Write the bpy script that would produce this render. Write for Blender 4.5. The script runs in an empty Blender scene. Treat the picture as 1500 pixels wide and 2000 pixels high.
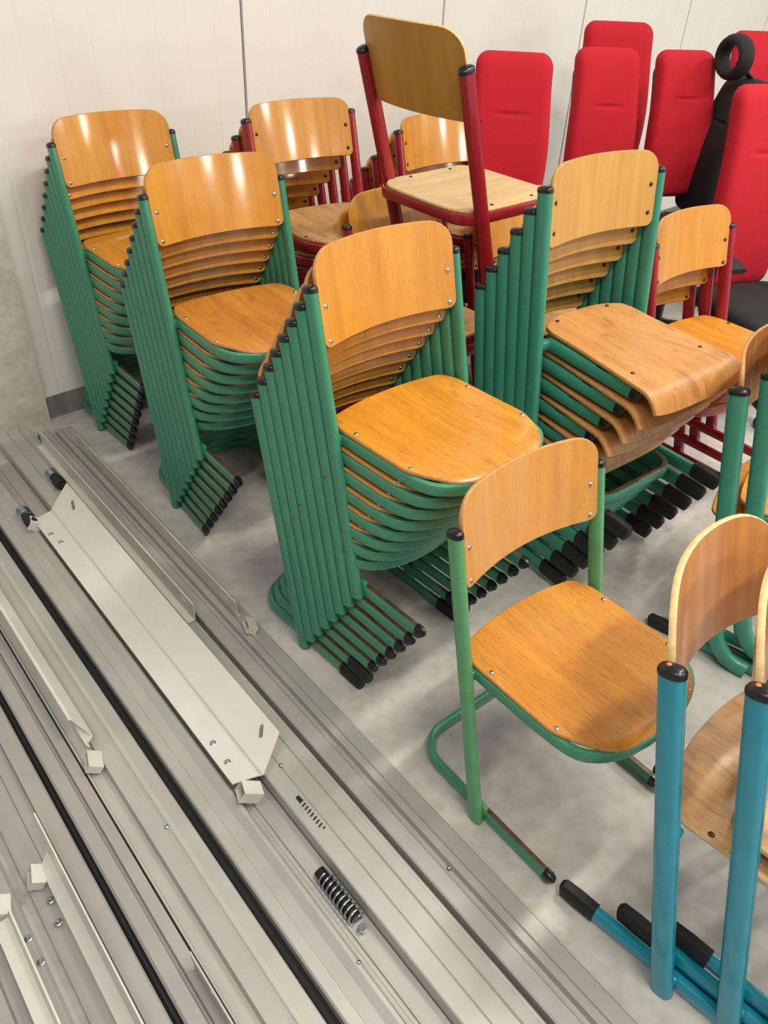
import bpy, bmesh, math, random
from math import sin, cos, pi, radians
from mathutils import Vector, Matrix
random.seed(7)
SC = bpy.context.scene
COL = SC.collection

# ---------------------------------------------------------------- camera
F, PITCH, ROLL, CAMH = 1508.15, 0.6454, 0.05706, 1.7215
cd = bpy.data.cameras.new('camera'); cam = bpy.data.objects.new('camera', cd); COL.objects.link(cam)
c, s = cos(PITCH), sin(PITCH); cr, sr = cos(ROLL), sin(ROLL)
R0 = Matrix(((1, 0, 0), (0, -s, -c), (0, c, -s)))
RR = Matrix(((cr, -sr, 0), (sr, cr, 0), (0, 0, 1))) @ R0
xa, ya, za = Vector(RR[0]), -Vector(RR[1]), -Vector(RR[2])
M = Matrix((xa, ya, za)).transposed().to_4x4(); M.translation = Vector((0, 0, CAMH))
cam.matrix_world = M
cd.sensor_fit = 'VERTICAL'; cd.sensor_height = 24; cd.lens = 24 * F / 2000; cd.clip_start = .02
SC.camera = cam

# ---------------------------------------------------------------- world, lamps, exposure
SC.view_settings.view_transform = 'Standard'; SC.view_settings.look = 'None'
SC.view_settings.gamma = 1; SC.view_settings.use_curve_mapping = False
SC.view_settings.exposure = 0.0
w = bpy.data.worlds.new('hall_light'); SC.world = w; w.use_nodes = True
w.node_tree.nodes['Background'].inputs[0].default_value = (.90, .95, 1.0, 1)
w.node_tree.nodes['Background'].inputs[1].default_value = .35
def lamp(x, y, z, sx, sy, power, col=(1, .94, .84), rz=0.0):
    l = bpy.data.lights.new('ceiling_lamp', 'AREA'); l.shape = 'RECTANGLE'; l.size = sx; l.size_y = sy
    l.energy = power; l.color = col
    o = bpy.data.objects.new('ceiling_lamp', l); COL.objects.link(o); o.location = (x, y, z); o.rotation_euler = (0, 0, rz)
    return o
AXW = radians(44.6)                       # direction of the back wall
WDx, WDy = cos(AXW), sin(AXW)
LAMPS = [(2.7, 2.9, 95), (2.7, 5.8, 70), (5.5, 2.9, 80), (5.5, 5.8, 70), (8.3, 5.8, 60),
         (0.6, 3.9, 105), (-1.4, 2.9, 52), (-1.4, 5.8, 40)]
for u, d, e in LAMPS:                     # ceiling battens: u along the wall, d out from it
    x, y = u * WDx + (d - 3.01) * WDy, u * WDy - (d - 3.01) * WDx
    lamp(x, y, 4.3, 1.3, .16, e * 1.06, rz=AXW)
for x, y in ((14.5, -9.0), (16.2, -4.6), (17.2, .2), (17.0, 5.0)):   # the same rows far down the hall
    o = lamp(x, y, 4.5, 1.1, .4, 125)
    o.rotation_euler = (Vector((0, 2, 1)) - o.location).to_track_quat('-Z', 'Y').to_euler()

# ---------------------------------------------------------------- materials
def mat(name):
    m = bpy.data.materials.new(name); m.use_nodes = True
    return m, m.node_tree.nodes, m.node_tree.links, m.node_tree.nodes['Principled BSDF']
def lin(c):
    return tuple(((v / 255) / 12.92 if v / 255 <= .04045 else ((v / 255 + .055) / 1.055) ** 2.4) for v in c) + (1,)
def simple(name, rgb, rough=.5, metal=0, coat=0, noise=0, nscale=30, bump=0):
    m, n, l, p = mat(name)
    p.inputs['Roughness'].default_value = rough; p.inputs['Metallic'].default_value = metal
    p.inputs['Coat Weight'].default_value = coat; p.inputs['Coat Roughness'].default_value = .15
    col = lin(rgb)
    tc = n.new('ShaderNodeTexCoord'); nz = n.new('ShaderNodeTexNoise'); nz.inputs['Scale'].default_value = nscale; nz.inputs['Detail'].default_value = 4
    l.new(tc.outputs['Object'], nz.inputs['Vector'])
    rp = n.new('ShaderNodeValToRGB'); k = 1 - noise
    rp.color_ramp.elements[0].position = .3; rp.color_ramp.elements[1].position = .7
    rp.color_ramp.elements[0].color = (col[0] * k, col[1] * k, col[2] * k, 1)
    rp.color_ramp.elements[1].color = (min(1, col[0] * (2 - k)), min(1, col[1] * (2 - k)), min(1, col[2] * (2 - k)), 1)
    l.new(nz.outputs['Fac'], rp.inputs['Fac']); l.new(rp.outputs['Color'], p.inputs['Base Color'])
    if bump:
        b = n.new('ShaderNodeBump'); b.inputs['Strength'].default_value = bump; b.inputs['Distance'].default_value = .002
        l.new(nz.outputs['Fac'], b.inputs['Height']); l.new(b.outputs['Normal'], p.inputs['Normal'])
    return m
def wood(name, light, dark, fleck, flk=.5, rough=.38, coat=.35, worn=0, wornc=(120, 95, 65)):
    m, n, l, p = mat(name)
    tc = n.new('ShaderNodeTexCoord'); oi = n.new('ShaderNodeObjectInfo')
    add = n.new('ShaderNodeVectorMath'); add.operation = 'ADD'
    mul = n.new('ShaderNodeMath'); mul.operation = 'MULTIPLY'; mul.inputs[1].default_value = 37.0
    l.new(oi.outputs['Random'], mul.inputs[0]); l.new(tc.outputs['Object'], add.inputs[0]); l.new(mul.outputs[0], add.inputs[1])
    def nz(sc, scale, det=4, dist=0):
        mp = n.new('ShaderNodeMapping'); mp.inputs['Scale'].default_value = sc
        l.new(add.outputs[0], mp.inputs['Vector'])
        t = n.new('ShaderNodeTexNoise'); t.inputs['Scale'].default_value = scale; t.inputs['Detail'].default_value = det; t.inputs['Distortion'].default_value = dist
        l.new(mp.outputs[0], t.inputs['Vector']); return t
    a = nz((14, 1, 1), 2.0, 5, .6)
    r1 = n.new('ShaderNodeValToRGB'); r1.color_ramp.elements[0].position = .32; r1.color_ramp.elements[1].position = .68
    r1.color_ramp.elements[0].color = lin(dark); r1.color_ramp.elements[1].color = lin(light)
    l.new(a.outputs['Fac'], r1.inputs['Fac'])
    b = nz((190, 9, 9), 3.0, 3)
    r2 = n.new('ShaderNodeValToRGB'); r2.color_ramp.elements[0].position = .56; r2.color_ramp.elements[1].position = .70
    r2.color_ramp.elements[0].color = (0, 0, 0, 1); r2.color_ramp.elements[1].color = (flk, flk, flk, 1)
    l.new(b.outputs['Fac'], r2.inputs['Fac'])
    mx = n.new('ShaderNodeMix'); mx.data_type = 'RGBA'; mx.inputs[7].default_value = lin(fleck)
    l.new(r2.outputs['Color'], mx.inputs[0]); l.new(r1.outputs['Color'], mx.inputs[6])
    out = mx.outputs[2]
    # slight brightness change from board to board
    hv = n.new('ShaderNodeHueSaturation'); mr = n.new('ShaderNodeMapRange'); mr.inputs[3].default_value = .90; mr.inputs[4].default_value = 1.08
    l.new(oi.outputs['Random'], mr.inputs[0]); l.new(mr.outputs[0], hv.inputs['Value']); l.new(out, hv.inputs['Color']); out = hv.outputs[0]
    if worn:
        c1 = nz((9, 2.5, 2.5), 3.2, 8, 1.2)
        r3 = n.new('ShaderNodeValToRGB'); r3.color_ramp.elements[0].position = .60 - .1 * worn; r3.color_ramp.elements[1].position = .72
        r3.color_ramp.elements[0].color = (0, 0, 0, 1); r3.color_ramp.elements[1].color = (worn, worn, worn, 1)
        l.new(c1.outputs['Fac'], r3.inputs['Fac'])
        m2 = n.new('ShaderNodeMix'); m2.data_type = 'RGBA'; m2.inputs[7].default_value = lin(wornc)
        l.new(r3.outputs['Color'], m2.inputs[0]); l.new(out, m2.inputs[6]); out = m2.outputs[2]
    l.new(out, p.inputs['Base Color'])
    p.inputs['Roughness'].default_value = rough; p.inputs['Coat Weight'].default_value = coat; p.inputs['Coat Roughness'].default_value = .11
    return m

MW = {
 'honey': wood('honey_plywood', (206, 143, 46), (190, 123, 32), (150, 92, 22), .5, .36, .9),
 'seat': wood('honey_seat_plywood', (206, 140, 42), (190, 120, 30), (126, 74, 18), .8, .40, .4),
 'pale': wood('pale_beech_plywood', (206, 160, 82), (192, 140, 60), (165, 112, 60), .3, .36, .5),
 'scratched': wood('scratched_beech_plywood', (200, 146, 84), (184, 126, 66), (140, 92, 50), .5, .42, .2, .55, (120, 84, 52)),
 'bare': wood('bare_worn_plywood', (196, 168, 122), (182, 150, 104), (150, 112, 70), .35, .6, .0, .25, (150, 120, 84)),
 'grubby': wood('grubby_worn_plywood', (190, 148, 96), (168, 124, 74), (110, 78, 46), .5, .5, .1, .6, (96, 72, 48)),
 'rubbed': wood('rubbed_seat_plywood', (192, 128, 48), (170, 104, 34), (110, 66, 20), .5, .5, .15, .55, (140, 90, 40)),
 'brown': wood('brown_plywood', (196, 136, 72), (176, 112, 54), (130, 80, 40), .3),
 'backside': wood('dull_ochre_plywood', (188, 136, 54), (176, 122, 42), (140, 92, 34), .3, .45, .15),
}
EDGE = simple('plywood_edge', (176, 128, 74), .6, noise=.15, nscale=90)
EDGEL = simple('pale_plywood_edge', (206, 172, 122), .6, noise=.15, nscale=90)
GREEN = simple('green_paint', (58, 130, 98), .38, coat=.25, noise=.06, nscale=25)
GREEN2 = simple('sea_green_paint', (56, 134, 110), .42, coat=.2, noise=.06, nscale=25)
GREEN3 = simple('grass_green_paint', (84, 146, 98), .4, coat=.2, noise=.06, nscale=25)
BLUE = simple('teal_blue_paint', (8, 136, 158), .3, coat=.4, noise=.08, nscale=18)
RED = simple('dark_red_paint', (140, 18, 32), .32, coat=.35, noise=.06, nscale=25)
WORN = simple('worn_brown_steel', (104, 84, 66), .4, .5, noise=.3, nscale=60)
BLACK = simple('black_plastic', (20, 20, 22), .3, noise=.1)
RUBBER = simple('black_rubber', (16, 16, 17), .62, noise=.2, nscale=60)
CHROME = simple('chrome', (205, 200, 190), .22, 1, noise=.05)
DARKSCREW = simple('dark_screw', (70, 55, 45), .4, .7, noise=.1)
REDSPOT = simple('red_spot', (150, 50, 28), .5)
ORANGE = simple('orange_dot', (235, 110, 40), .5)
FABRIC = simple('red_fabric', (178, 8, 30), .9, noise=.05, nscale=400, bump=.3)
BLKFAB = simple('black_mesh_fabric', (24, 24, 26), .85, noise=.2, nscale=300, bump=.3)
ALU = simple('grey_aluminium', (168, 164, 159), .42, .35, noise=.04, nscale=8)
ALU2 = simple('pale_grey_aluminium', (173, 171, 164), .42, .3, noise=.04, nscale=8)
ALU3 = simple('dull_grey_aluminium', (158, 153, 149), .45, .35, noise=.04, nscale=8)
PAINTW = simple('light_grey_powder_coat', (197, 194, 184), .38, .1, noise=.02, nscale=20)
ZINC = simple('zinc_steel', (190, 195, 200), .2, 1, noise=.05)

# ---------------------------------------------------------------- mesh helpers
def link(name, bm, mats, parent=None, smooth=True, sharp=35):
    me = bpy.data.meshes.new(name); bmesh.ops.recalc_face_normals(bm, faces=bm.faces)
    bm.to_mesh(me); bm.free()
    for m in (mats if isinstance(mats, (list, tuple)) else [mats]): me.materials.append(m)
    if smooth:
        me.shade_smooth(); me.set_sharp_from_angle(angle=radians(sharp))
    o = bpy.data.objects.new(name, me); COL.objects.link(o)
    if parent: o.parent = parent
    return o
def empty(name, label, cat, group=None):
    o = bpy.data.objects.new(name, None); COL.objects.link(o); o.empty_display_size = .05
    o['label'] = label; o['category'] = cat
    if group: o['group'] = group
    return o
def copy_tree(o, parent=None):
    c = o.copy(); COL.objects.link(c); c.parent = parent
    if parent: c.matrix_parent_inverse = o.matrix_parent_inverse.copy()
    for ch in list(o.children): copy_tree(ch, c)
    return c
def bar(bm, pts, ha, hb, side, n=12, e=2.4, mi=0, cap=True, closed=False, upz=None, taper=None, topmat=None):
    """sweep a superellipse; hb = half size along `side`, ha = half size across it. side: Vector or None (horizontal normal)"""
    rings = []; N = len(pts); pts = [Vector(p) for p in pts]
    for i, p in enumerate(pts):
        if closed: d = pts[(i + 1) % N] - pts[i - 1]
        else: d = pts[min(i + 1, N - 1)] - pts[max(i - 1, 0)]
        d.normalize()
        sd = Vector(side) if side is not None else Vector((d.y, -d.x, 0)).normalized()
        sd = (sd - d * sd.dot(d)).normalized(); up = sd.cross(d).normalized()
        if side is None and up.z < 0: up = -up
        k = taper[i] if taper else 1
        ring = []
        for j in range(n):
            a = 2 * pi * j / n; ca, sa = cos(a), sin(a)
            u = math.copysign(abs(ca) ** (2 / e), ca) * hb * k; v = math.copysign(abs(sa) ** (2 / e), sa) * ha * k
            ring.append(bm.verts.new(p + sd * u + up * v))
        rings.append(ring)
    rng = range(N) if closed else range(N - 1)
    for i in rng:
        a, b = rings[i], rings[(i + 1) % N]
        for j in range(n):
            f = bm.faces.new((a[j], a[(j + 1) % n], b[(j + 1) % n], b[j])); f.material_index = mi
            if topmat and pts[i].y > topmat[0] and j in topmat[1]: f.material_index = topmat[2]
    if cap and not closed:
        for r in (rings[0], rings[-1]): bm.faces.new(r).material_index = mi
    return rings
def arc(c, r, a0, a1, n, z):
    return [(c[0] + r * cos(a0 + (a1 - a0) * i / n), c[1] + r * sin(a0 + (a1 - a0) * i / n), z) for i in range(n + 1)]
def box(bm, lo, hi, mi=0):
    v = [bm.verts.new((x, y, z)) for x in (lo[0], hi[0]) for y in (lo[1], hi[1]) for z in (lo[2], hi[2])]
    for f in ((0, 1, 3, 2), (4, 6, 7, 5), (0, 4, 5, 1), (2, 3, 7, 6), (0, 2, 6, 4), (1, 5, 7, 3)):
        bm.faces.new([v[k] for k in f]).material_index = mi
def rbox(bm, lo, hi, r=.003, mi=0):
    b2 = bmesh.new(); box(b2, lo, hi, mi)
    bmesh.ops.bevel(b2, geom=b2.edges[:], offset=r, segments=2, affect='EDGES', profile=.5)
    me = bpy.data.meshes.new('t'); b2.to_mesh(me); b2.free()
    k = len(bm.faces); bm.from_mesh(me); bpy.data.meshes.remove(me)
    bm.faces.ensure_lookup_table()
    for f in bm.faces[k:]: f.material_index = mi
def dome(bm, c, nrm, r, h, n=10):
    nrm = Vector(nrm).normalized(); t = nrm.orthogonal().normalized(); b = nrm.cross(t); c = Vector(c); prev = None
    for k in range(4):
        a = k / 3 * pi / 2 * .96; rr = r * cos(a); hh = h * sin(a)
        ring = [bm.verts.new(c + nrm * hh + (t * cos(2 * pi * j / n) + b * sin(2 * pi * j / n)) * rr) for j in range(n)]
        if prev:
            for j in range(n): bm.faces.new((prev[j], prev[(j + 1) % n], ring[(j + 1) % n], ring[j]))
        prev = ring
    bm.faces.new(prev)
def sheet(bm, xs, lo, hi, rows, surf, th, nrmf):
    """plywood panel: columns x, rows from lo(x) to hi(x); surf(x, r) -> point; nrmf(x, r) -> normal towards the front"""
    nc = len(xs); nr = len(rows)
    def P(i, j, o, ex=0):
        x = xs[i]; a, b = lo(x), hi(x); r = a + (b - a) * rows[j]
        return surf(x, r) + nrmf(x, r) * o
    top = [[bm.verts.new(P(i, j, th / 2)) for j in range(nr)] for i in range(nc)]
    bot = [[bm.verts.new(P(i, j, -th / 2)) for j in range(nr)] for i in range(nc)]
    for i in range(nc - 1):
        for j in range(nr - 1):
            bm.faces.new((top[i][j], top[i + 1][j], top[i + 1][j + 1], top[i][j + 1])).material_index = 0
            bm.faces.new((bot[i][j], bot[i][j + 1], bot[i + 1][j + 1], bot[i + 1][j])).material_index = 0
    loop = [(i, 0) for i in range(nc)] + [(nc - 1, j) for j in range(1, nr)] + [(i, nr - 1) for i in range(nc - 2, -1, -1)] + [(0, j) for j in range(nr - 2, 0, -1)]
    cen = sum((top[i][j].co for i, j in loop), Vector()) / len(loop)
    mid = []
    for k, (i, j) in enumerate(loop):
        a, b = top[i][j].co, bot[i][j].co; m = (a + b) / 2
        pi_, pj = loop[k - 1]; ni, nj = loop[(k + 1) % len(loop)]
        tg = (top[ni][nj].co - top[pi_][pj].co).normalized(); nn = (a - b).normalized(); out = tg.cross(nn).normalized()
        if out.dot(m - cen) < 0: out = -out
        mid.append((bm.verts.new(m + out * .0022 + nn * th * .22), bm.verts.new(m + out * .0022 - nn * th * .22)))
    L = len(loop)
    for k in range(L):
        i, j = loop[k]; i2, j2 = loop[(k + 1) % L]; a, b = mid[k], mid[(k + 1) % L]
        bm.faces.new((top[i][j], top[i2][j2], b[0], a[0])).material_index = 1
        bm.faces.new((a[0], b[0], b[1], a[1])).material_index = 1
        bm.faces.new((a[1], b[1], bot[i2][j2], bot[i][j])).material_index = 1
def cosx(hw, n):
    return [-hw * cos(pi * i / n) for i in range(n + 1)]

# ---------------------------------------------------------------- stacking chair
BASE = dict(W=.224, zt=.770, yt=-.188, pa=.0190, pb=.0125, sa=.0185, sb=.0105, toe=.211, rear=-.245, sx=.203,
            bw=.213, bz0=.640, bz1=.846, sag=.036, boff=.012, th=.010, kz=(.729, .653), kx=.195,
            seat='d', wood='honey', swood='seat', edge=EDGE, paint=GREEN, screw=CHROME, boots=False, foot='u', bend=False, dot=False, frame='d')
def make_chair(name, label, group=None, **kw):
    D = dict(BASE); D.update(kw); g = D.get
    t = empty(name, label, 'chair', group)
    W, zt, yt, P = D['W'], D['zt'], D['yt'], D['paint']
    k = yt / zt
    dirp = Vector((0, yt, zt)).normalized()
    tiltc = D.get('level', 0)          # skid pitch so that it is level when the chair leans
    for s in (1, -1):
        bm = bmesh.new()
        if D['bend']:
            pts = [(s * W, .10, .022), (s * W, .065, .024), (s * W, .035, .034), (s * W, .012, .055), (s * W, k * .08 + .008, .085), (s * W, k * .14 + .002, .14)] + [(s * W, k * z, z) for z in (.3, .5, zt - .004)]
        else:
            pts = [(s * W, k * z, z) for z in (.003, .2, .45, .6, zt - .004)]
        bar(bm, pts, D['pa'], D['pb'], (1, 0, 0), 16, 2.5)
        if not D['bend']:   # weld flange to the skid
            rbox(bm, (s * W - s * .016 - .008, -.012, .012), (s * W - s * .016 + .006, .014, .05), .004)
        po = link('post', bm, P, t)
        bm = bmesh.new(); q = Vector((s * W, k * zt, zt)) - dirp * .006
        bar(bm, [q, q + dirp * .008, q + dirp * .012, q + dirp * .0155, q + dirp * .0168], D['pa'] + .0012, D['pb'] + .0012, (1, 0, 0), 16, 2.5, taper=[1, 1, .9, .62, .2])
        cp = link('end_cap', bm, BLACK, po)
        if D['dot']:
            bm = bmesh.new(); dome(bm, q + dirp * .0158 + Vector((0, -.006, 0)), dirp, .0045, .0022); link('orange_dot', bm, ORANGE, cp)
    sx, sa, sb, toe = D['sx'], D['sa'], D['sb'], D['toe']
    zc = sa + .003
    zz = lambda y: zc + tiltc * y
    if D['foot'] == 'u':
        bm = bmesh.new(); rr = .085; ry = D['rear']
        pts = [(sx, y, zz(y)) for y in (toe, toe * .5, 0, -.06)] + [(p[0], p[1], zz(p[1])) for p in arc((sx - rr, ry + rr), rr, 0, -pi / 2, 7, zc)]
        pts = pts + [(-p[0], p[1], p[2]) for p in reversed(pts)]
        bar(bm, pts, sa, sb, None, 12, 2.6, topmat=(.0, (2, 3), 1))
        sk = link('skid_frame', bm, [P, WORN], t)
        for s in (1, -1):
            bm = bmesh.new()
            bar(bm, [(s * sx, toe - .012, zz(toe)), (s * sx, toe + .002, zz(toe)), (s * sx, toe + .008, zz(toe) - .002), (s * sx, toe + .012, zz(toe) - .005)], sa + .0015, sb + .0015, None, 12, 2.6, taper=[1, 1, .85, .4])
            link('foot_cap', bm, BLACK, sk)
    else:
        y0, y1 = D['bar']                      # rear end, front end of the side runners
        for s in (1, -1):
            bm = bmesh.new()
            bar(bm, [(s * sx, y, zz(y)) for y in (y0, 0, y1)], sa, sb, None, 12, 2.6)
            sk = link('runner', bm, P, t)
            bm = bmesh.new()
            e, dr = (y0, 1) if D['bootend'] == 'rear' else (y1, -1)
            bar(bm, [(s * sx, e - dr * .012, zz(e) - .001), (s * sx, e - dr * .006, zz(e)), (s * sx, e + dr * .03, zz(e)), (s * sx, e + dr * D.get('bl', .075), zz(e))], sa + .0045, sb + .0035, None, 12, 3, taper=[.6, .92, 1, .97])
            link('rubber_boot', bm, RUBBER, sk)
        bm = bmesh.new(); lw, lf = D['loop']; rr = .07
        pts = [(lw, y, zz(y)) for y in (-.02, .03, lf - rr)] + [(p[0], p[1], zz(p[1])) for p in arc((lw - rr, lf - rr), rr, 0, pi / 2, 7, zc)]
        pts = pts + [(-p[0], p[1], p[2]) for p in reversed(pts)]
        bar(bm, pts, sa * .9, sb, None, 12, 2.6, topmat=(.0, (2, 3), 1))
        link('foot_loop', bm, [P, WORN], t)
    # seat frame + seat
    zs = .448
    if D['seat'] == 'd':
        hw = .207; fr = .245
        def yf(x): return .236 - .30 * max(0, abs(x) - .085) ** 1.65 * 2.6 - .25 * x * x
        def side(sgn):
            out = [(sgn * .2005, k * .42, .430), (sgn * .2015, -.04, .431), (sgn * .2015, .03, .432), (sgn * .2005, .09, .432), (sgn * .197, .135, .432)]
            out += [(sgn * .193, .160, .432), (sgn * .187, .178, .432), (sgn * .177, .193, .432), (sgn * .163, .206, .432), (sgn * .145, .218, .432), (sgn * .12, .229, .432), (sgn * .09, .238, .432), (sgn * .045, .245, .432)]
            return out
        for s in (1, -1):
            bm = bmesh.new(); rbox(bm, (s * (W + .2) / 2 - .016, k * .42 - .010, .412), (s * (W + .2) / 2 + .016, k * .42 + .012, .442), .004); link('seat_mount', bm, P, t)
        pts = side(1) + [(0, .247, .432)] + list(reversed(side(-1)))
        sq = D.get('square', 0)
        if sq:
            r_ = .06; hx, y0_, y1_ = .212, -.190, .238
            pts = []
            for cx, cy, a0 in ((hx - r_, y1_ - r_, 0), (-hx + r_, y1_ - r_, pi / 2), (-hx + r_, y0_ + r_, pi), (hx - r_, y0_ + r_, 1.5 * pi)):
                pts += arc((cx, cy), r_, a0, a0 + pi / 2, 7, .430)
            bm = bmesh.new(); bar(bm, pts, .0175, .010, None, 14, 4, closed=True); link('seat_frame', bm, P, t)
        elif D['frame'] == 'd':
            bm = bmesh.new(); bar(bm, pts, .0150, .0085, None, 16, 4.0); link('seat_frame', bm, P, t)
        else:
            for s in (1, -1):
                bm = bmesh.new(); bar(bm, [(s * .14, k * .40, .425), (s * .14, .05, .428), (s * .14, .17, .428)], .013, .010, None, 12, 2.8); link('seat_rail', bm, P, t)
            bm = bmesh.new(); bar(bm, [(-W, k * .41, .422), (0, k * .41, .422), (W, k * .41, .422)], .012, .010, (0, 1, 0), 12, 2.8)
            if s == 1: link('cross_bar', bm, P, t)
            else: bm.free()
        bm = bmesh.new()
        xs = cosx(.2045, 22)
        def lo(x):
            a = abs(x) / .2045; return -.178 + .030 * a * a + .045 * max(0, a - .86) / .14 * max(0, a - .86) / .14
        def hi(x):
            a = abs(x) / .2045; return .247 - .03 * a * a - .100 * (max(0, a - .45) / .55) ** 2.6 - (.02 if a > .99 else 0)
        if sq:
            lo = lambda x: -.196 + .055 * (abs(x) / .206) ** 7; hi = lambda x: .246 - .035 * (abs(x) / .206) ** 9
            xs = [x * 1.05 for x in xs]
        def surf(x, y): return Vector((x, y, zs + .004 - .013 * math.exp(-((x / .13) ** 2 + ((y - .0) / .13) ** 2)) - (.0 if y < .19 else (y - .19) * .10)))
        sheet(bm, xs, lo, hi, [i / 14 for i in range(15)], surf, D['th'], lambda x, r: Vector((0, 0, 1)))
        st = link('seat', bm, [MW[D['swood']], D['edge']], t, sharp=50)
        scr = [(s * .192, y) for s in (1, -1) for y in (-.060, .123)]
        sz = zs + .009
    else:
        for s in (1, -1):
            bm = bmesh.new(); bar(bm, [(s * .184, y, .424 + .004 * y) for y in (k * .42, .05, .225)], .020, .012, None, 12, 2.8)
            rbox(bm, (s * W - s * .05 - .024, k * .43 - .012, .41), (s * W - s * .05 + .044, k * .43 + .012, .436), .004)
            rl = link('seat_rail', bm, P, t)
            bm = bmesh.new(); bar(bm, [(s * .184, y, .424 + .004 * y) for y in (.218, .234, .240, .244)], .0205, .0125, None, 12, 2.8, taper=[1, 1, .85, .5]); link('end_cap', bm, BLACK, rl)
            bm = bmesh.new(); rbox(bm, (s * .184 - .008, .09, .440), (s * .184 + .008, .13, .4475), .002); link('spacer', bm, BLACK, rl)
        bm = bmesh.new(); xs = cosx(.208, 20)
        lo = lambda x: -.165 + .05 * (abs(x) / .208) ** 3 + (.02 if abs(x) > .2 else 0)
        hi = lambda x: .346 - .012 * (abs(x) / .208) ** 4
        yb, rb = .255, .068
        def prof(r):
            if r < yb: return Vector((0, r, 0)), Vector((0, 0, 1))
            a = min((r - yb) / rb, .95); d = r - yb - a * rb
            p = Vector((0, yb + rb * sin(a) + d * cos(a), -rb * (1 - cos(a)) - d * sin(a))); return p, Vector((0, sin(a), cos(a)))
        def surf(x, r):
            p, nn = prof(r); return Vector((x * (.89 + .40 * max(0, min(r, .3))), p.y, .4525 + p.z - .010 * math.exp(-((x / .13) ** 2 + (r / .12) ** 2)) + .05 * x * x))
        rows = [0, .1, .2, .3, .4, .5, .6, .7, .76] + [.78 + .22 * i / 10 for i in range(11)]
        sheet(bm, xs, lo, hi, rows, surf, .012, lambda x, r: prof(r)[1])
        st = link('seat', bm, [MW[D['swood']], D['edge']], t, sharp=50)
        scr = [(.115, -.135), (-.115, -.135), (.158, .186), (-.158, .186)]; sz = .4605
    for x, y in scr:
        bm = bmesh.new(); dome(bm, (x, y, sz), (0, 0, 1), .0062, .0028); link('screw', bm, D['screw'], st)
    # backrest
    bw, z0, z1, sag, bo = D['bw'], D['bz0'], D['bz1'], D['sag'], D['boff']
    cr_ = D.get('bcr', .062)
    xs = cosx(bw, 26)
    def lo(x):
        a = max(0, abs(x) - (bw - .022)); return z0 + (.022 - math.sqrt(max(0, .022 ** 2 - a * a))) * .9
    def hi(x):
        ax = abs(x); e = max(0, ax - (bw - cr_)) / cr_
        return z1 - D.get('arch', .004) * (ax / bw) ** 2 - cr_ * .80 * (1 - (max(0, 1 - e ** 2.1)) ** (1 / 2.1))
    def surf(x, z): return Vector((x, k * z + bo - D['th'] / 2 - sag * (1 - (x / bw) ** 2), z))
    bm = bmesh.new()
    def nf(x, z): return Vector((-2 * sag * x / bw ** 2, 1, -k)).normalized()
    sheet(bm, xs, lo, hi, [i / 12 for i in range(13)], surf, D['th'], nf)
    bk = link('backrest', bm, [MW[D['wood']], D['edge']], t, sharp=50)
    for s in (1, -1):
        for z in D['kz']:
            x = s * D['kx']; p = surf(x, z) + nf(x, z) * (D['th'] / 2)
            bm = bmesh.new(); dome(bm, p, nf(x, z), .0068, .0035); link('screw', bm, D['screw'], bk)
    return t
def place(o, x, y, z, yaw, tilt=0, roll=0):
    m = Matrix.Rotation(yaw, 4, 'Z') @ Matrix.Rotation(-tilt, 4, 'X') @ Matrix.Rotation(roll, 4, 'Y')
    o.rotation_mode = 'XYZ'; o.rotation_euler = m.to_euler(); o.location = (x, y, z)
ORD = {1: 'topmost', 2: 'second from top', 3: 'third from top', 4: 'fourth from top', 5: 'fifth from top', 6: 'sixth from top', 7: 'seventh from top', 8: 'lowest'}
def stack(proto, n, low, top, what, where, group, **first):
    """n chairs from pose low to pose top; the proto is the topmost"""
    for i in range(n):
        kf = i / (n - 1) if n > 1 else 1
        o = proto if i == n - 1 else copy_tree(proto)
        p = [a + (b - a) * kf for a, b in zip(low, top)]
        place(o, *p)
        w_ = ORD[n - i] if i else 'lowest'
        o['label'] = '%s, %s %s' % (what, w_, where); o['group'] = group
    return

def remat(o, part, m, slot=0):
    """give one copied part its own look (own mesh copy)"""
    for ch in o.children:
        if ch.name.split('.')[0] == part:
            ch.data = ch.data.copy(); ch.data.materials[slot] = m
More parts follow.
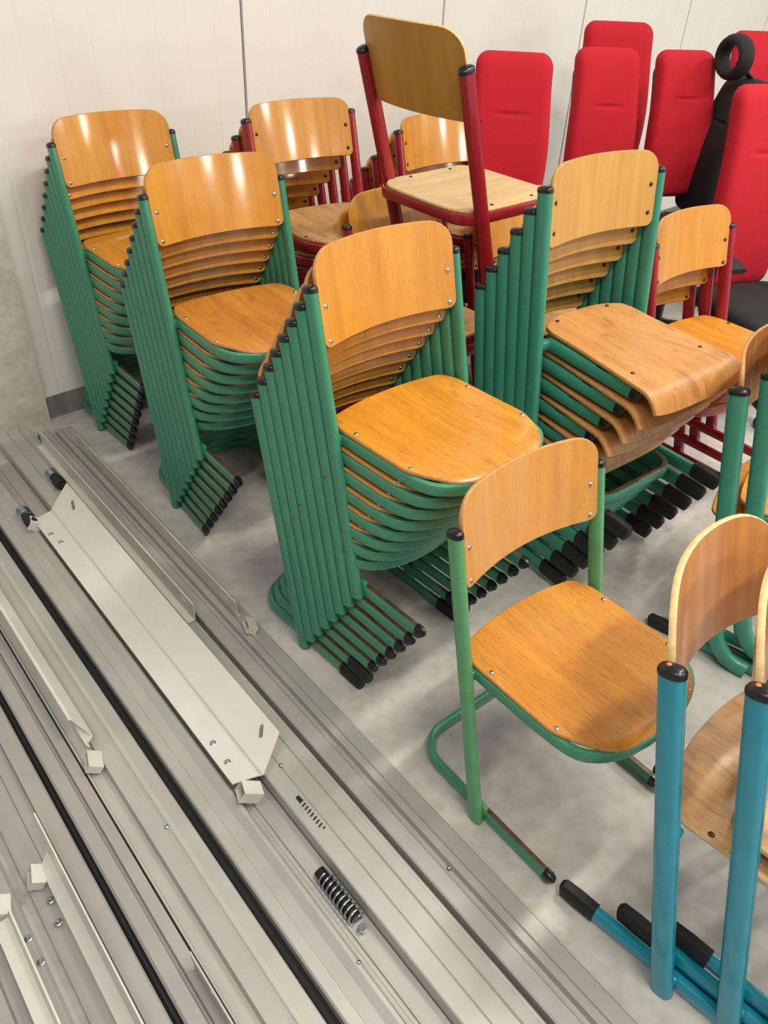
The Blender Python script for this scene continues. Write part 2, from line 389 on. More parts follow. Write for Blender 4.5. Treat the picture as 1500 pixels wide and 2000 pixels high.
# ---------------------------------------------------------------- room shell
WD = Vector((cos(AXW), sin(AXW), 0)); WN = Vector((sin(AXW), -cos(AXW), 0))     # along the wall, into the room
WOFF = 3.01
def wp(u, out, z): return (-WN * WOFF) + WD * u + WN * out + Vector((0, 0, z))   # wall coordinates
def concrete(name, rgb, rgb2, sc, rough, bump):
    m, n, l, p = mat(name)
    tc = n.new('ShaderNodeTexCoord'); a = n.new('ShaderNodeTexNoise'); a.inputs['Scale'].default_value = sc; a.inputs['Detail'].default_value = 9; a.inputs['Roughness'].default_value = .62
    a.inputs['Distortion'].default_value = .4
    l.new(tc.outputs['Object'], a.inputs['Vector'])
    r = n.new('ShaderNodeValToRGB'); r.color_ramp.elements[0].position = .34; r.color_ramp.elements[1].position = .66
    r.color_ramp.elements[0].color = lin(rgb2); r.color_ramp.elements[1].color = lin(rgb)
    l.new(a.outputs['Fac'], r.inputs['Fac']); 
    b2 = n.new('ShaderNodeTexNoise'); b2.inputs['Scale'].default_value = sc * 9; b2.inputs['Detail'].default_value = 6
    l.new(tc.outputs['Object'], b2.inputs['Vector'])
    r2 = n.new('ShaderNodeValToRGB'); r2.color_ramp.elements[0].position = .25; r2.color_ramp.elements[0].color = (.82, .80, .77, 1); r2.color_ramp.elements[1].position = .6
    r2.color_ramp.elements[1].color = (1, 1, 1, 1); l.new(b2.outputs['Fac'], r2.inputs['Fac'])
    mx = n.new('ShaderNodeMix'); mx.data_type = 'RGBA'; mx.blend_type = 'MULTIPLY'; mx.inputs[0].default_value = 1
    l.new(r.outputs['Color'], mx.inputs[6]); l.new(r2.outputs['Color'], mx.inputs[7]); l.new(mx.outputs[2], p.inputs['Base Color'])
    bp = n.new('ShaderNodeBump'); bp.inputs['Strength'].default_value = bump; bp.inputs['Distance'].default_value = .004
    l.new(b2.outputs['Fac'], bp.inputs['Height']); l.new(bp.outputs['Normal'], p.inputs['Normal'])
    p.inputs['Roughness'].default_value = rough
    return m
bm = bmesh.new(); box(bm, (-6, -3, -.1), (9, 10, 0)); fl = link('floor', bm, concrete('power_floated_concrete', (190, 186, 180), (172, 169, 164), 2.6, .38, .05), smooth=False); fl['kind'] = 'structure'
# sandwich panels with shallow flutes
WALLM = simple('off_white_panel', (222, 218, 210), .5, noise=.02, nscale=3)
JOINT = simple('panel_joint', (52, 50, 48), .8)
u0 = wp(0, 0, 0); seam0 = Vector((-.6696, 3.569, 0)).dot(WD); PWD = 1.146
bm = bmesh.new()
us = []
for pnl in range(-3, 9):
    a = seam0 + pnl * PWD
    us += [(a - .004, -.012), (a + .005, -.012), (a + .007, 0)]
    nf = 9; st_ = (PWD - .014) / nf
    for q in range(nf):
        b = a + .007 + q * st_
        if q: us += [(b - .010, 0), (b, -.0016), (b + .010, 0)]
    us += [(a + PWD - .006, 0)]
prev = None
for u, d in us:
    v = (bm.verts.new(wp(u, d, .10)), bm.verts.new(wp(u, d, 5.2)))
    if prev: 
        f = bm.faces.new((prev[0], v[0], v[1], prev[1]))
        if d == -.012 and pd == -.012: f.material_index = 1
    prev = v; pd = d
f0, f1 = wp(us[0][0], -.1, .10), wp(us[-1][0], -.1, .10)
link('wall_back', bm, [WALLM, JOINT], smooth=False)['kind'] = 'structure'
bm = bmesh.new()
pa, pb = wp(us[0][0], 0, 0), wp(us[-1][0], 0, 0)
def prism(bm, poly, z0, z1, mi=0):
    a = [bm.verts.new((p[0], p[1], z0)) for p in poly]; b = [bm.verts.new((p[0], p[1], z1)) for p in poly]
    bm.faces.new(a).material_index = mi; bm.faces.new(b).material_index = mi
    for i in range(len(poly)): bm.faces.new((a[i], a[(i + 1) % len(poly)], b[(i + 1) % len(poly)], b[i])).material_index = mi
prism(bm, [wp(us[0][0], .004, 0), wp(us[-1][0], .004, 0), wp(us[-1][0], -.12, 0), wp(us[0][0], -.12, 0)], .0, .10)
PLC = concrete('rough_plinth_concrete', (140, 138, 132), (104, 102, 98), 7, .8, .3)
link('baseboard_back', bm, PLC, smooth=False)['kind'] = 'structure'
bm = bmesh.new(); upx = Vector((-1.437, 2.795, 0)).dot(WD)
prism(bm, [wp(upx, .03, 0), wp(upx - 1.6, .03, 0), wp(upx - 1.6, -.1, 0), wp(upx, -.1, 0)], 0, .93)
PIL = concrete('cast_concrete', (206, 202, 188), (182, 177, 164), 4, .75, .2)
pl = link('wall_left', bm, PIL, smooth=False); pl['kind'] = 'structure'

# ---------------------------------------------------------------- long metal profiles (t across, s along)
AZ = radians(-41.8); DV = Vector((sin(AZ), cos(AZ), 0)); AV = Vector((cos(AZ), -sin(AZ), 0))
def ts(t, s_, z): return AV * t + DV * s_ + Vector((0, 0, z))
def extr(bm, poly, s0, s1, mi=0, cap=True):
    n_ = 5; rings = []
    for q in range(n_):
        s_ = s0 + (s1 - s0) * q / (n_ - 1); rings.append([bm.verts.new(ts(p[0], s_, p[1])) for p in poly])
    L = len(poly)
    for q in range(n_ - 1):
        for j in range(L): bm.faces.new((rings[q][j], rings[q][(j + 1) % L], rings[q + 1][(j + 1) % L], rings[q + 1][j])).material_index = mi
    if cap:
        bm.faces.new(rings[0]).material_index = mi; bm.faces.new(rings[-1]).material_index = mi
def profile(label, poly, s0, s1, m, gap_shade=None):
    t = empty('metal_profile', label, 'metal profile', 'long metal profiles on the floor')
    o = ts(poly[0][0], s0, 0); t.location = o
    bm = bmesh.new(); extr(bm, poly, s0, s1)
    for v in bm.verts: v.co -= o
    link('extrusion', bm, m, t, sharp=20)
    if gap_shade:
        bm = bmesh.new(); extr(bm, gap_shade, s0, s1 - .02)
        for v in bm.verts: v.co -= o
        link('gap_shade_strip', bm, RUBBER, t)  # added black strip stands in for the shade in the gap
    return t, o
SB = -.25
pA = profile('long grey metal profile with a trench, lying nearest to the chairs',
  [(.832, .001), (.832, .026), (.829, .028), (.792, .030), (.790, .026), (.787, .030), (.768, .031), (.764, .016), (.746, .016), (.740, .044), (.736, .047), (.702, .047), (.698, .044), (.697, .001)], SB, 2.90, ALU)
pB = profile('wide pale flat-topped metal profile, second from the chairs',
  [(.688, .001), (.688, .036), (.684, .040), (.678, .040), (.674, .048), (.648, .050), (.646, .046), (.642, .050), (.600, .052), (.598, .049), (.595, .052), (.556, .052), (.553, .049), (.552, .001)], SB, 2.96, ALU2)
pC = profile('long grey metal profile whose trench holds the big spring, beside the pale flat one',
  [(.550, .001), (.550, .012), (.508, .012), (.506, .018), (.502, .018), (.500, .012), (.492, .012), (.488, .020), (.480, .020), (.474, .030), (.470, .052), (.466, .056), (.458, .056), (.440, .046), (.412, .042), (.409, .048), (.384, .050), (.380, .046), (.379, .001)], SB, 2.80, ALU, gap_shade=[(.378, .002), (.378, .022), (.370, .024), (.361, .020), (.360, .002)])
pD = profile('pale metal profile with two fine ridges, left of the black gap',
  [(.353, .001), (.353, .046), (.350, .050), (.318, .062), (.308, .062), (.303, .058), (.298, .062), (.293, .060), (.262, .052), (.258, .030), (.226, .026), (.223, .040), (.219, .040), (.218, .001)], SB, 2.72, ALU2)
pE = profile('narrow grey metal profile with a single groove, between the two dark gaps',
  [(.214, .001), (.214, .040), (.188, .044), (.185, .032), (.180, .032), (.177, .045), (.148, .046), (.143, .042), (.142, .001)], SB, 2.62, ALU3, gap_shade=[(.141, .002), (.141, .030), (.134, .032), (.129, .028), (.128, .002)])
pF = profile('grey metal profile under the bolted bracket on the left side of the pile',
  [(.126, .001), (.126, .044), (.122, .048), (.086, .052), (.083, .036), (.056, .034), (.052, .030), (.020, .028), (.006, .024), (.005, .001)], SB, 2.50, ALU3)
pG = profile('dull grey metal profile furthest left in the pile',
  [(-.018, .001), (-.018, .040), (-.024, .046), (-.062, .050), (-.066, .030), (-.100, .030), (-.104, .046), (-.150, .046), (-.152, .001)], SB, 2.30, ALU3)

# spring and bumper parts of the profiles
def coil(bm, a, b, r, turns, wr, n=7):
    a, b = Vector(a), Vector(b); d = (b - a); L = d.length; d.normalize(); u = Vector((0, 0, 1)); v = d.cross(u).normalized(); u = v.cross(d)
    N = int(turns * 14); prev = None
    for i in range(N + 1):
        th = 2 * pi * turns * i / N; p = a + d * L * i / N + (u * cos(th) + v * sin(th)) * r
        tg = (d * L / (2 * pi * turns) + (-u * sin(th) + v * cos(th)) * r).normalized(); n1 = (u * cos(th) + v * sin(th)); n2 = tg.cross(n1)
        ring = [bm.verts.new(p + (n1 * cos(2 * pi * j / n) + n2 * sin(2 * pi * j / n)) * wr) for j in range(n)]
        if prev:
            for j in range(n): bm.faces.new((prev[j], prev[(j + 1) % n], ring[(j + 1) % n], ring[j]))
        prev = ring
def cyl(bm, a, b, r, n=16, e=2, taper=None):
    a, b = Vector(a), Vector(b); d = (b - a).normalized(); sd = d.orthogonal()
    bar(bm, [a, a + (b - a) * .5, b], r, r, sd, n, e)
def part_in(par, off, name, bm, m, parent=None):
    for v in bm.verts: v.co -= off
    return link(name, bm, m, parent or par)
bm = bmesh.new(); cyl(bm, ts(.524, .735, .027), ts(.524, .600, .027), .0135); hs = part_in(*pC, 'damper_rod', bm, BLACK)
bm = bmesh.new(); coil(bm, ts(.524, .715, .029), ts(.524, .595, .029), .0165, 9, .0026); part_in(*pC, 'coil_spring', bm, ZINC)
bm = bmesh.new(); cyl(bm, ts(.524, .578, .020), ts(.524, .578, .030), .010, 6); part_in(*pC, 'bolt', bm, ZINC)
# toothed slot of the pale profile: a second spring showing through its top
bm = bmesh.new(); coil(bm, ts(.583, .90, .0455), ts(.583, .80, .0455), .0075, 9, .0022); part_in(*pB, 'coil_spring', bm, RUBBER)
bm = bmesh.new(); cyl(bm, ts(.583, .905, .0495), ts(.583, .888, .0495), .006, 10); part_in(*pB, 'damper_end', bm, RUBBER)
for t_, s_, par in ((.762, .56, pA), (.466, .52, pC), (.600, 1.0, pB)):
    bm = bmesh.new(); dome(bm, ts(t_, s_, .018 if par is pA else .053), (0, 0, 1), .006, .006, 8); part_in(*par, 'rivet', bm, ZINC)
bm = bmesh.new(); dome(bm, ts(.302, 1.02, .060), (0, 0, 1), .007, .006, 8); part_in(*pD, 'rivet', bm, ZINC)
for t_, s_, z_, par in ((.462, 2.33, .082, pC), (.625, 2.50, .082, pB)):
    bm = bmesh.new(); cyl(bm, ts(t_, s_ + .06, z_ - .012), ts(t_, s_ + .01, z_ - .01), .017); sp = part_in(*par, 'spring_seat', bm, ZINC)
    bm = bmesh.new(); coil(bm, ts(t_, s_ + .055, z_ - .012), ts(t_, s_ + .0, z_ - .01), .019, 4, .003); part_in(*par, 'coil_spring', bm, ZINC)
    bm = bmesh.new(); bar(bm, [ts(t_, s_ + .01, z_ - .01), ts(t_, s_ - .012, z_ - .01), ts(t_, s_ - .014, z_ - .01), ts(t_, s_ - .05, z_ - .008), ts(t_, s_ - .056, z_ - .008)], .021, .021, (0, 0, 1), 18, 2, taper=[.8, .8, 1, 1, .85]); part_in(*par, 'rubber_bumper', bm, RUBBER)
    bm = bmesh.new(); b_ = ts(t_, s_, .02)
    extr(bm, [(t_ + .012, .02), (t_ + .012, z_ - .028), (t_ - .012, z_ - .028), (t_ - .012, .02)], s_ - .02, s_ + .06); part_in(*par, 'bumper_block', bm, ALU3)

# brackets: folded sheet, open polyline with thickness, ends cut by a function
def folded(bm, line, s_of, th=.004, n_=2):
    """line: list of (t, z); s_of(i) -> (s_near, s_far) for each node"""
    N = len(line); nr = []
    for i in range(N):
        a = Vector(line[max(i - 1, 0)]); b = Vector(line[min(i + 1, N - 1)]); d = (b - a).normalized(); nr.append(Vector((-d.y, d.x)))
    V = {}
    for i in range(N):
        for e in (0, 1):
            for h in (0, 1):
                p = Vector(line[i]) + nr[i] * th * (h - .5); V[i, e, h] = bm.verts.new(ts(p.x, s_of(i)[e], p.y))
    for i in range(N - 1):
        for h in (0, 1): bm.faces.new((V[i, 0, h], V[i + 1, 0, h], V[i + 1, 1, h], V[i, 1, h]))
        for e in (0, 1): bm.faces.new((V[i, e, 0], V[i + 1, e, 0], V[i + 1, e, 1], V[i, e, 1]))
    for i in (0, N - 1): bm.faces.new((V[i, 0, 0], V[i, 1, 0], V[i, 1, 1], V[i, 0, 1]))
def cutslot(o, cutters):
    """cut real slots out of a sheet (boolean evaluated once)"""
    bm = bmesh.new()
    for (t0, z0, dt, dz, s0, s1, *tz) in cutters:
        t1_, z1_ = tz if tz else (t0, z0)
        a = ts(t0, s0, z0); b = ts(t1_, s1, z1_); d = (AV * dt + Vector((0, 0, dz))).normalized()   # d = sheet normal in the t-z plane
        w_ = (b - a).normalized().cross(d).normalized(); r = .0055
        ring = []
        for base, sg, a0 in ((a, -1, 0), (b, 1, 0)):
            for q in range(7):
                th = -pi / 2 + pi * q / 6
                ring.append(base + (b - a).normalized() * sg * cos(th) * r + w_ * sin(th) * r * sg)
        lo_ = [bm.verts.new(p - d * .02 - o.location) for p in ring]; hi_ = [bm.verts.new(p + d * .02 - o.location) for p in ring]
        bm.faces.new(lo_); bm.faces.new(hi_)
        for q in range(len(ring)): bm.faces.new((lo_[q], lo_[(q + 1) % len(ring)], hi_[(q + 1) % len(ring)], hi_[q]))
    bmesh.ops.recalc_face_normals(bm, faces=bm.faces)
    me = bpy.data.meshes.new('cut'); bm.to_mesh(me); bm.free(); co = bpy.data.objects.new('cut', me); COL.objects.link(co)
    return co
def bracket(label, line, s_of, m=PAINTW, slots=(), bolts=(), feet=()):
    t = empty('folded_bracket', label, 'bracket', 'folded sheet brackets on the profiles')
    o = ts(line[0][0], s_of(0)[0], 0); t.location = o
    bm = bmesh.new(); folded(bm, line, s_of)
    for v in bm.verts: v.co -= o
    pt = link('plate', bm, m, t, sharp=12)
    if slots:
        class Q: location = o
        co = cutslot(Q, slots)
        co.location = o; bpy.context.view_layer.update()
        md = pt.modifiers.new('b', 'BOOLEAN'); md.operation = 'DIFFERENCE'; md.object = co; md.solver = 'EXACT'
        dg = bpy.context.evaluated_depsgraph_get(); me = bpy.data.meshes.new_from_object(pt.evaluated_get(dg))
        pt.modifiers.clear(); old = pt.data; pt.data = me; me.name = 'plate'; bpy.data.objects.remove(co); bpy.data.meshes.remove(old)
    for (tt, s_, z_) in bolts:
        bm = bmesh.new(); dome(bm, ts(tt, s_, z_), (0, 0, 1), .0085, .002, 12); dome(bm, ts(tt, s_, z_ + .001), (0, 0, 1), .0058, .007, 6)
        for v in bm.verts: v.co -= o
        link('bolt', bm, ZINC, t, sharp=30)
    for (t0, t1, s0, s1, z0, z1) in feet:      # short piece of square tube, open towards the left
        bm = bmesh.new(); th = .0025
        def rect(a, b, zlo, zhi): return [ts(a, s0, zlo), ts(a, s1, zlo), ts(a, s1, zhi), ts(a, s0, zhi)]
        def ring(tt, ins): return [bm.verts.new(ts(tt, s0 + ins, z0 + ins)), bm.verts.new(ts(tt, s1 - ins, z0 + ins)), bm.verts.new(ts(tt, s1 - ins, z1 - ins)), bm.verts.new(ts(tt, s0 + ins, z1 - ins))]
        a, b, c_, d_ = ring(t0, 0), ring(t1, 0), ring(t1, th), ring(t0, th)
        for r1, r2 in ((a, b), (b, c_), (c_, d_), (d_, a)):
            for q in range(4): bm.faces.new((r1[q], r1[(q + 1) % 4], r2[(q + 1) % 4], r2[q]))
        bm.faces.new(c_)
        cc = ts((t0 + t1) / 2, (s0 + s1) / 2, (z0 + z1) / 2)
        bmesh.ops.rotate(bm, verts=bm.verts, cent=cc, matrix=Matrix.Rotation(-.30, 3, 'Z') @ Matrix.Rotation(.55, 3, DV))
        for v in bm.verts: v.co -= o
        link('square_tube_foot', bm, m, t, smooth=False)
    return t
bracket('large pale folded sheet bracket with slotted ends and bolts along its left edge',
  [(.472, .074), (.530, .078), (.536, .080), (.541, .086), (.628, .116)],
  lambda i: [(1.015, 2.30), (.995, 2.31), (.990, 2.31), (.985, 2.31), (1.045, 2.385)][i],
  slots=[(.590, .103, -.33, 1, 1.072, 1.092, .606, .1085), (.592, .1035, -.33, 1, 2.24, 2.28, .604, .1077)],
  bolts=[(.494, 1.145, .078), (.494, 1.075, .078), (.488, 2.19, .078), (.498, 2.13, .078)],
  feet=[(.468, .520, .955, .993, .056, .090), (.448, .488, 2.262, 2.300, .056, .088)])
bracket('upright grey sheet bracket standing just behind the large pale bracket',
  [(.655, .053), (.676, .054), (.679, .058), (.679, .118)], lambda i: (1.575, 2.78),
  slots=[(.679, .096, 1, 0, 1.62, 1.645), (.679, .096, 1, 0, 2.70, 2.73)])
bracket('upright grey sheet bracket on the chair side, square foot at its near end',
  [(.806, .032), (.795, .034), (.794, .038), (.794, .094)], lambda i: (1.53, 2.72),
  slots=[(.794, .075, 1, 0, 1.58, 1.61), (.794, .075, 1, 0, 2.62, 2.65)], feet=[(.785, .815, 1.44, 1.49, .033, .058)])
bracket('pale folded bracket left of the middle, its open zigzag end towards the camera',
  [(.236, .108), (.243, .108), (.268, .084), (.262, .078), (.247, .072), (.252, .066)], lambda i: [(1.40, 2.45), (1.40, 2.45), (1.345, 2.45), (1.34, 2.45), (1.335, 2.45), (1.33, 2.45)][i],
  feet=[(.225, .262, 1.265, 1.315, .044, .068)])
bracket('narrow pale folded bracket with two bolts beside it, on the left of the pile',
  [(.045, .055), (.052, .060), (.070, .075), (.079, .100)], lambda i: [(SB, 1.10), (SB, 1.11), (SB, 1.12), (SB, 1.21)][i],
  bolts=[(.036, 1.035, .036), (.030, .98, .036)], feet=[(.015, .045, 1.07, 1.115, .040, .066)])
bracket('small upright plate with one round hole, near the bottom edge between two profiles',
  [(.207, .044), (.208, .060), (.208, .088)], lambda i: [(SB, .72), (SB, .72), (SB, .735)][i], m=ALU2, slots=[(.208, .075, 1, 0, .645, .650)])
bracket('pale folded bracket cut off by the left edge of the photo, lowest on the left',
  [(-.075, .056), (-.045, .060), (-.038, .085)], lambda i: (SB, 1.04), bolts=[(-.030, .98, .047), (-.026, .92, .047)], feet=[(-.070, -.035, 1.045, 1.09, .050, .076)])

# ---------------------------------------------------------------- green stacks
GP = make_chair('school_chair', 'x')
# three stacks of eight, all from the same kind of chair
s3 = GP; s2 = copy_tree(GP); s1 = copy_tree(GP); sc = copy_tree(GP)
remat(sc, 'post', GREEN3)
place(sc, .436, 1.209, 0, -2.425)
sc['label'] = 'single green school chair standing alone in front of the stacks'
stack(s3, 8, (-.058, 1.754, .004, -2.345, .022), (.103, 1.636, .325, -2.366, .004), 'green framed school chair', 'in the green stack behind the single chair', 'green chairs of the near stack')
near = [o for o in bpy.data.objects if o.parent is None and o.get('group') == 'green chairs of the near stack']
for o in sorted(near, key=lambda o: o.location.z)[:2]:
    for s in (1, -1):
        bm = bmesh.new(); bar(bm, [(s * .203, y, .0215) for y in (.150, .156, .222, .232)], .0225, .0145, None, 12, 3, taper=[.95, 1, 1, .8])
        link('rubber_boot', bm, RUBBER, o)
for q, o in enumerate(sorted(near, key=lambda o: o.location.z)):
    if q in (0, 1, 2, 3, 6):
        bm = bmesh.new(); z_ = .37 + .012 * (q % 2)
        dome(bm, (.224 + .0123, -.188 / .770 * z_, z_), (1, 0, 0), .0052, .0008, 12); link('red_sticker', bm, REDSPOT, o)
stack(s2, 8, (-.584, 2.381, .003, -2.480, .011), (-.437, 2.231, .323, -2.429, .018), 'green framed school chair', 'in the second green stack from the left', 'green chairs of the middle left stack')
remat(s2, 'seat', MW['rubbed'])
stack(s1, 8, (-1.040, 2.900, .006, -2.35, .045), (-.905, 2.798, .319, -2.378, .023), 'green framed school chair', 'in the far left stack against the wall', 'green chairs of the far left stack')

# thick post chairs with waterfall seats
TT = dict(W=.243, zt=.844, yt=-.184, pa=.0230, pb=.0150, sa=.0235, sb=.013, sx=.226, foot='bar', bootend='front', bar=(-.16, .372), bl=.085, loop=(.185, .235),
          bw=.228, bz0=.695, bz1=.901, sag=.030, boff=.012, kz=(.809, .732), kx=.208, seat='w', frame='rail', wood='pale', swood='scratched', paint=GREEN2, screw=DARKSCREW, level=.056)
tp = make_chair('school_chair', 'x', **TT)
stack(tp, 6, (.531, 2.346, .018, -2.452, .056), (.641, 2.213, .338, -2.452, .075), 'thick-framed green chair, waterfall seat', 'of the stack with big black boots', 'waterfall seat chairs of the tall green stack')

# two green chairs at the right edge
t2 = make_chair('school_chair', 'x', W=.243, zt=.844, yt=-.184, pa=.0250, pb=.0175, sa=.018, sb=.012, sx=.222, foot='bar', bootend='rear', bar=(-.20, .20), loop=(.19, .24), bend=True,
                bw=.228, bz0=.695, bz1=.901, sag=.045, boff=.006, kz=(.809, .732), kx=.208, wood='brown', paint=GREEN2, screw=DARKSCREW)
stack(t2, 2, (1.158, 1.832, .001, -2.209, 0), (1.215, 1.854 - .035, .055, -2.200, 0), 'green chair with curved post bottoms', 'of the two at the right edge', 'green chairs at the right edge')
t2['label'] = 'green chair with curved post bottoms, upper of the two at the right edge'

# blue chairs
bl = make_chair('school_chair', 'x', W=.243, zt=.806, yt=-.212, pa=.0230, pb=.0150, sa=.021, sb=.013, sx=.216, foot='bar', bootend='rear', bar=(-.255, .19), loop=(.18, .24), bl=.075,
                bw=.222, bz0=.650, bz1=.892, sag=.060, boff=-.006, th=.012, kz=(.76, .69), kx=.205, frame='rail', wood='brown', swood='grubby', edge=EDGEL, paint=BLUE, screw=DARKSCREW, dot=True, bcr=.12, arch=.02)
b2_, b3_ = copy_tree(bl), copy_tree(bl)
place(bl, .790, .880, .001, -2.30); place(b2_, .898, .812, .035, -2.315); place(b3_, .985, .760, .070, -2.32)
bl['label'] = 'blue framed chair nearest to the single green chair'
b2_['label'] = 'blue framed chair, middle of the three at the bottom right'
b3_['label'] = 'blue framed chair furthest into the bottom right corner'
for o in (bl, b2_, b3_): o['group'] = 'nested blue chairs'

# red framed wooden chairs
rp = make_chair('school_chair', 'x', paint=RED, screw=DARKSCREW, wood='honey', swood='grubby', pa=.020, pb=.0155, bz0=.628, bz1=.818, bcr=.05)
rg = make_chair('school_chair', 'x', paint=RED, screw=DARKSCREW, wood='honey', swood='grubby', pa=.019, pb=.0145, bz1=.866, bcr=.075)
r6, r5, r5b = copy_tree(rp), rg, copy_tree(rg)
F_ = (.656, -.755)
def low(top, n, dF, dZ): return (top[0] - F_[0] * dF * (n - 1), top[1] - F_[1] * dF * (n - 1), top[2] - dZ * (n - 1)) + tuple(top[3:])
def red(p, n, top, dF, dZ, where, grp): stack(p, n, low(top, n, dF, dZ), top, 'red framed wooden school chair', where, grp)
red(rp, 7, (-.260, 2.923, .402, -2.428, 0), .074, .0665, 'in the leaning red stack by the wall', 'red chairs of the leaning wall stack')
red(r6, 6, (.262, 3.385, .308, -2.41, 0), .070, .061, 'of the far stack behind the facing-away chair', 'red chairs of the far stack')
red(r5, 3, (.108, 2.730, .122, -2.42, 0), .065, .0625, 'of the stack under the facing-away chair', 'red chairs under the facing-away chair')
red(r5b, 2, (.600, 3.060, .058, -2.42, 0), .06, .055, 'of the low pair between the two tall stacks', 'low pair of red chairs')
r7 = make_chair('school_chair', 'x', paint=RED, screw=DARKSCREW, pa=.022, pb=.017)
red(r7, 3, (1.120, 2.570, .165, -2.45, 0), .05, .081, 'in the low stack behind the waterfall seats', 'red chairs behind the waterfall seats')
rc = make_chair('school_chair', 'red framed chair facing away with pale bare seat, standing on top of the others', paint=RED, screw=DARKSCREW, W=.220, zt=.839, yt=-.248, pa=.024, pb=.0175,
                wood='backside', swood='bare', edge=EDGEL, square=1, bz0=.706, bz1=.935, sag=.034, boff=.016, kz=(.81, .75), bcr=.07)
place(rc, .205, 2.690, .600, -.85, -.02, 0)

# ---------------------------------------------------------------- office chairs
def padded(bm, w_, h_, th, fn, crease=None, nx=18, nz=44, r=.06, wf=None):
    """rounded padded slab in the x-z plane, z 0..h, front towards +y; fn(x, z) = y of the mid surface"""
    def hw(z):
        k = 1.0 if wf is None else wf(z / h_)
        m = w_ / 2 * k
        for e in (z, h_ - z):
            if e < r: m -= r - math.sqrt(max(0, r * r - (r - e) ** 2))
        return max(m, .01)
    zs = [h_ * (1 - cos(pi * j / nz)) / 2 for j in range(nz + 1)]; rings = []
    for side in (1, -1):
        g_ = []
        for z in zs:
            row = []
            for i in range(nx + 1):
                u = -cos(pi * i / nx); x = u * hw(z)
                edge = max(0, 1 - abs(u) ** 12) ** .4 * max(0, 1 - abs(2 * z / h_ - 1) ** 14) ** .5
                y = fn(x, z) + side * th / 2 * (.0 + edge)
                if crease and side == 1 and abs(x) < crease[1] and abs(z - crease[0]) < .02:
                    y -= .010 * math.exp(-((z - crease[0]) / .006) ** 2) * (1 - (x / crease[1]) ** 4)
                row.append(bm.verts.new((x, y, z)))
            g_.append(row)
        rings.append(g_)
    for s_, g_ in enumerate(rings):
        for j in range(nz):
            for i in range(nx): bm.faces.new((g_[j][i], g_[j][i + 1], g_[j + 1][i + 1], g_[j + 1][i]))
    a, b = rings
    bmesh.ops.remove_doubles(bm, verts=bm.verts, dist=.0004)
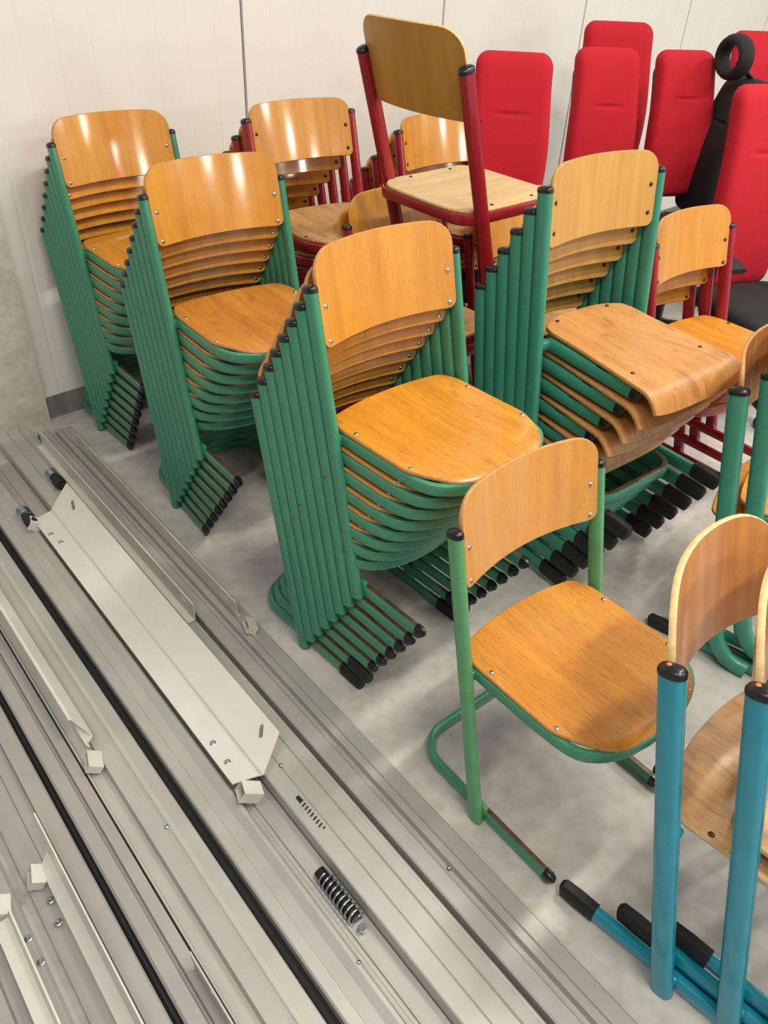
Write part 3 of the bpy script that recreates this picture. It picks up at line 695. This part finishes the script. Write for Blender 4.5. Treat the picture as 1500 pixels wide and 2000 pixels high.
def office(label, top, x, y, yaw, w_=.36, h_=.78, headrest=False, short=False, fab=FABRIC, arms=True):
    t = empty('office_chair', label, 'office chair', 'office chairs at the back')
    zs_ = top - h_
    lean = lambda x, z: -.20 - .10 * z / h_ + .03 * sin(pi * z / h_) + .25 * x * x + (-.03 if z > h_ * .55 else 0) * (z / h_ - .55)
    bm = bmesh.new(); padded(bm, w_, h_, .10, lean, crease=None if short else (h_ * .70, .07), nz=150, r=.055, wf=lambda q: .93 + .09 * sin(pi * min(1, q * 1.1)) ** 2)
    for v in bm.verts: v.co.z += zs_
    bk = link('backrest', bm, fab, t, sharp=80)
    bm = bmesh.new(); padded(bm, w_ * .86, h_ * .90, .030, lambda x, z: lean(x, z) - .055, r=.05)
    for v in bm.verts: v.co.z += zs_ + .005
    link('back_shell', bm, BLACK, bk)
    bm = bmesh.new(); padded(bm, .46, .46, .08, lambda x, z: 0, r=.08)
    for v in bm.verts: v.co = Vector((v.co.x, v.co.z - .20, .47 + v.co.y))
    link('seat', bm, BLKFAB, t)
    bm = bmesh.new(); bar(bm, [(0, -.28, zs_ + .2), (0, -.29, zs_ - .02), (0, -.26, .45), (0, -.18, .40), (0, .0, .40)], .018, .035, (1, 0, 0)); link('back_bracket', bm, BLACK, t)
    if arms:
        for s_ in (1, -1):
            bm = bmesh.new(); bar(bm, [(s_ * .27, -.15, .68), (s_ * .27, -.10, .70), (s_ * .27, .08, .70), (s_ * .27, .13, .685)], .016, .045, (1, 0, 0), 14, 3, taper=[.8, 1, 1, .8])
            ar = link('armrest', bm, RUBBER, t)
            bm = bmesh.new(); bar(bm, [(s_ * .27, -.02, .69), (s_ * .28, -.02, .52), (s_ * .25, -.01, .43), (s_ * .12, 0, .42)], .013, .03, (0, 1, 0)); link('armrest_post', bm, BLACK, ar)
    bm = bmesh.new(); cyl(bm, (0, 0, .10), (0, 0, .43), .028); link('gas_column', bm, BLACK, t)
    bm = bmesh.new()
    for k_ in range(5):
        a = 2 * pi * k_ / 5 + .3; bar(bm, [(0, 0, .12), (cos(a) * .14, sin(a) * .14, .11), (cos(a) * .28, sin(a) * .28, .08)], .016, .024, (-sin(a), cos(a), 0), 10, 3)
    sb_ = link('star_base', bm, BLACK, t)
    for k_ in range(5):
        a = 2 * pi * k_ / 5 + .3; c0 = Vector((cos(a) * .28, sin(a) * .28, .031)); n_ = Vector((-sin(a), cos(a), 0))
        bm = bmesh.new(); cyl(bm, c0 - n_ * .028, c0 - n_ * .006, .030); cyl(bm, c0 + n_ * .006, c0 + n_ * .028, .030); cyl(bm, c0, c0 + Vector((0, 0, .05)), .009, 8)
        link('caster', bm, BLACK, sb_)
    if headrest:
        bm = bmesh.new()
        N_ = 24; bar(bm, [(.105 * cos(2 * pi * q / N_), -.19, top + .08 + .070 * sin(2 * pi * q / N_)) for q in range(N_)], .024, .036, (0, 1, 0), 12, 2.2, closed=True)
        hr = link('headrest', bm, BLKFAB, t)
        bm = bmesh.new(); bar(bm, [(0, -.28, top - .12), (0, -.30, top), (0, -.22, top + .06)], .012, .02, (1, 0, 0)); link('headrest_arm', bm, BLACK, hr)
    place(t, x, y, 0, yaw)
    return t
def pix(u, v, z):
    d = RR.transposed() @ Vector(((u - 750) / F, (v - 1000) / F, 1)); k_ = (z - CAMH) / d.z
    return d * k_
def off_at(label, u, v, top, yaw, **kw):
    p = pix(u, v, top)
    # local top of the back is .30 behind the base
    bx, by = -sin(yaw) * -.30, cos(yaw) * -.30
    return office(label, top, p.x - bx, p.y - by, yaw, **kw)
off_at('red fabric office chair on the left, half in shadow behind the wooden chairs', 1008, 101, 1.335, -3.10, w_=.355, h_=.74)
off_at('red fabric office chair tallest and rearmost, against the wall', 1212, 42, 1.405, -2.98, w_=.385, h_=.80, arms=False)
off_at('red fabric office chair in front of the tallest red one', 1190, 93, 1.335, -2.86, w_=.34, h_=.76, arms=False)
off_at('red fabric office chair beside the black headrest', 1343, 98, 1.335, -2.84, w_=.32, h_=.63)
off_at('red fabric office chair cut off by the right edge, nearest of the red ones', 1510, 165, 1.29, -2.80, w_=.36, h_=.80)
off_at('red office chair in the top right corner behind the headrest', 1515, 62, 1.38, -2.95, w_=.52, h_=.30, short=True)
off_at('black mesh office chair with ring-shaped headrest', 1466, 152, 1.25, 1.75, w_=.32, h_=.62, headrest=True, fab=BLKFAB)
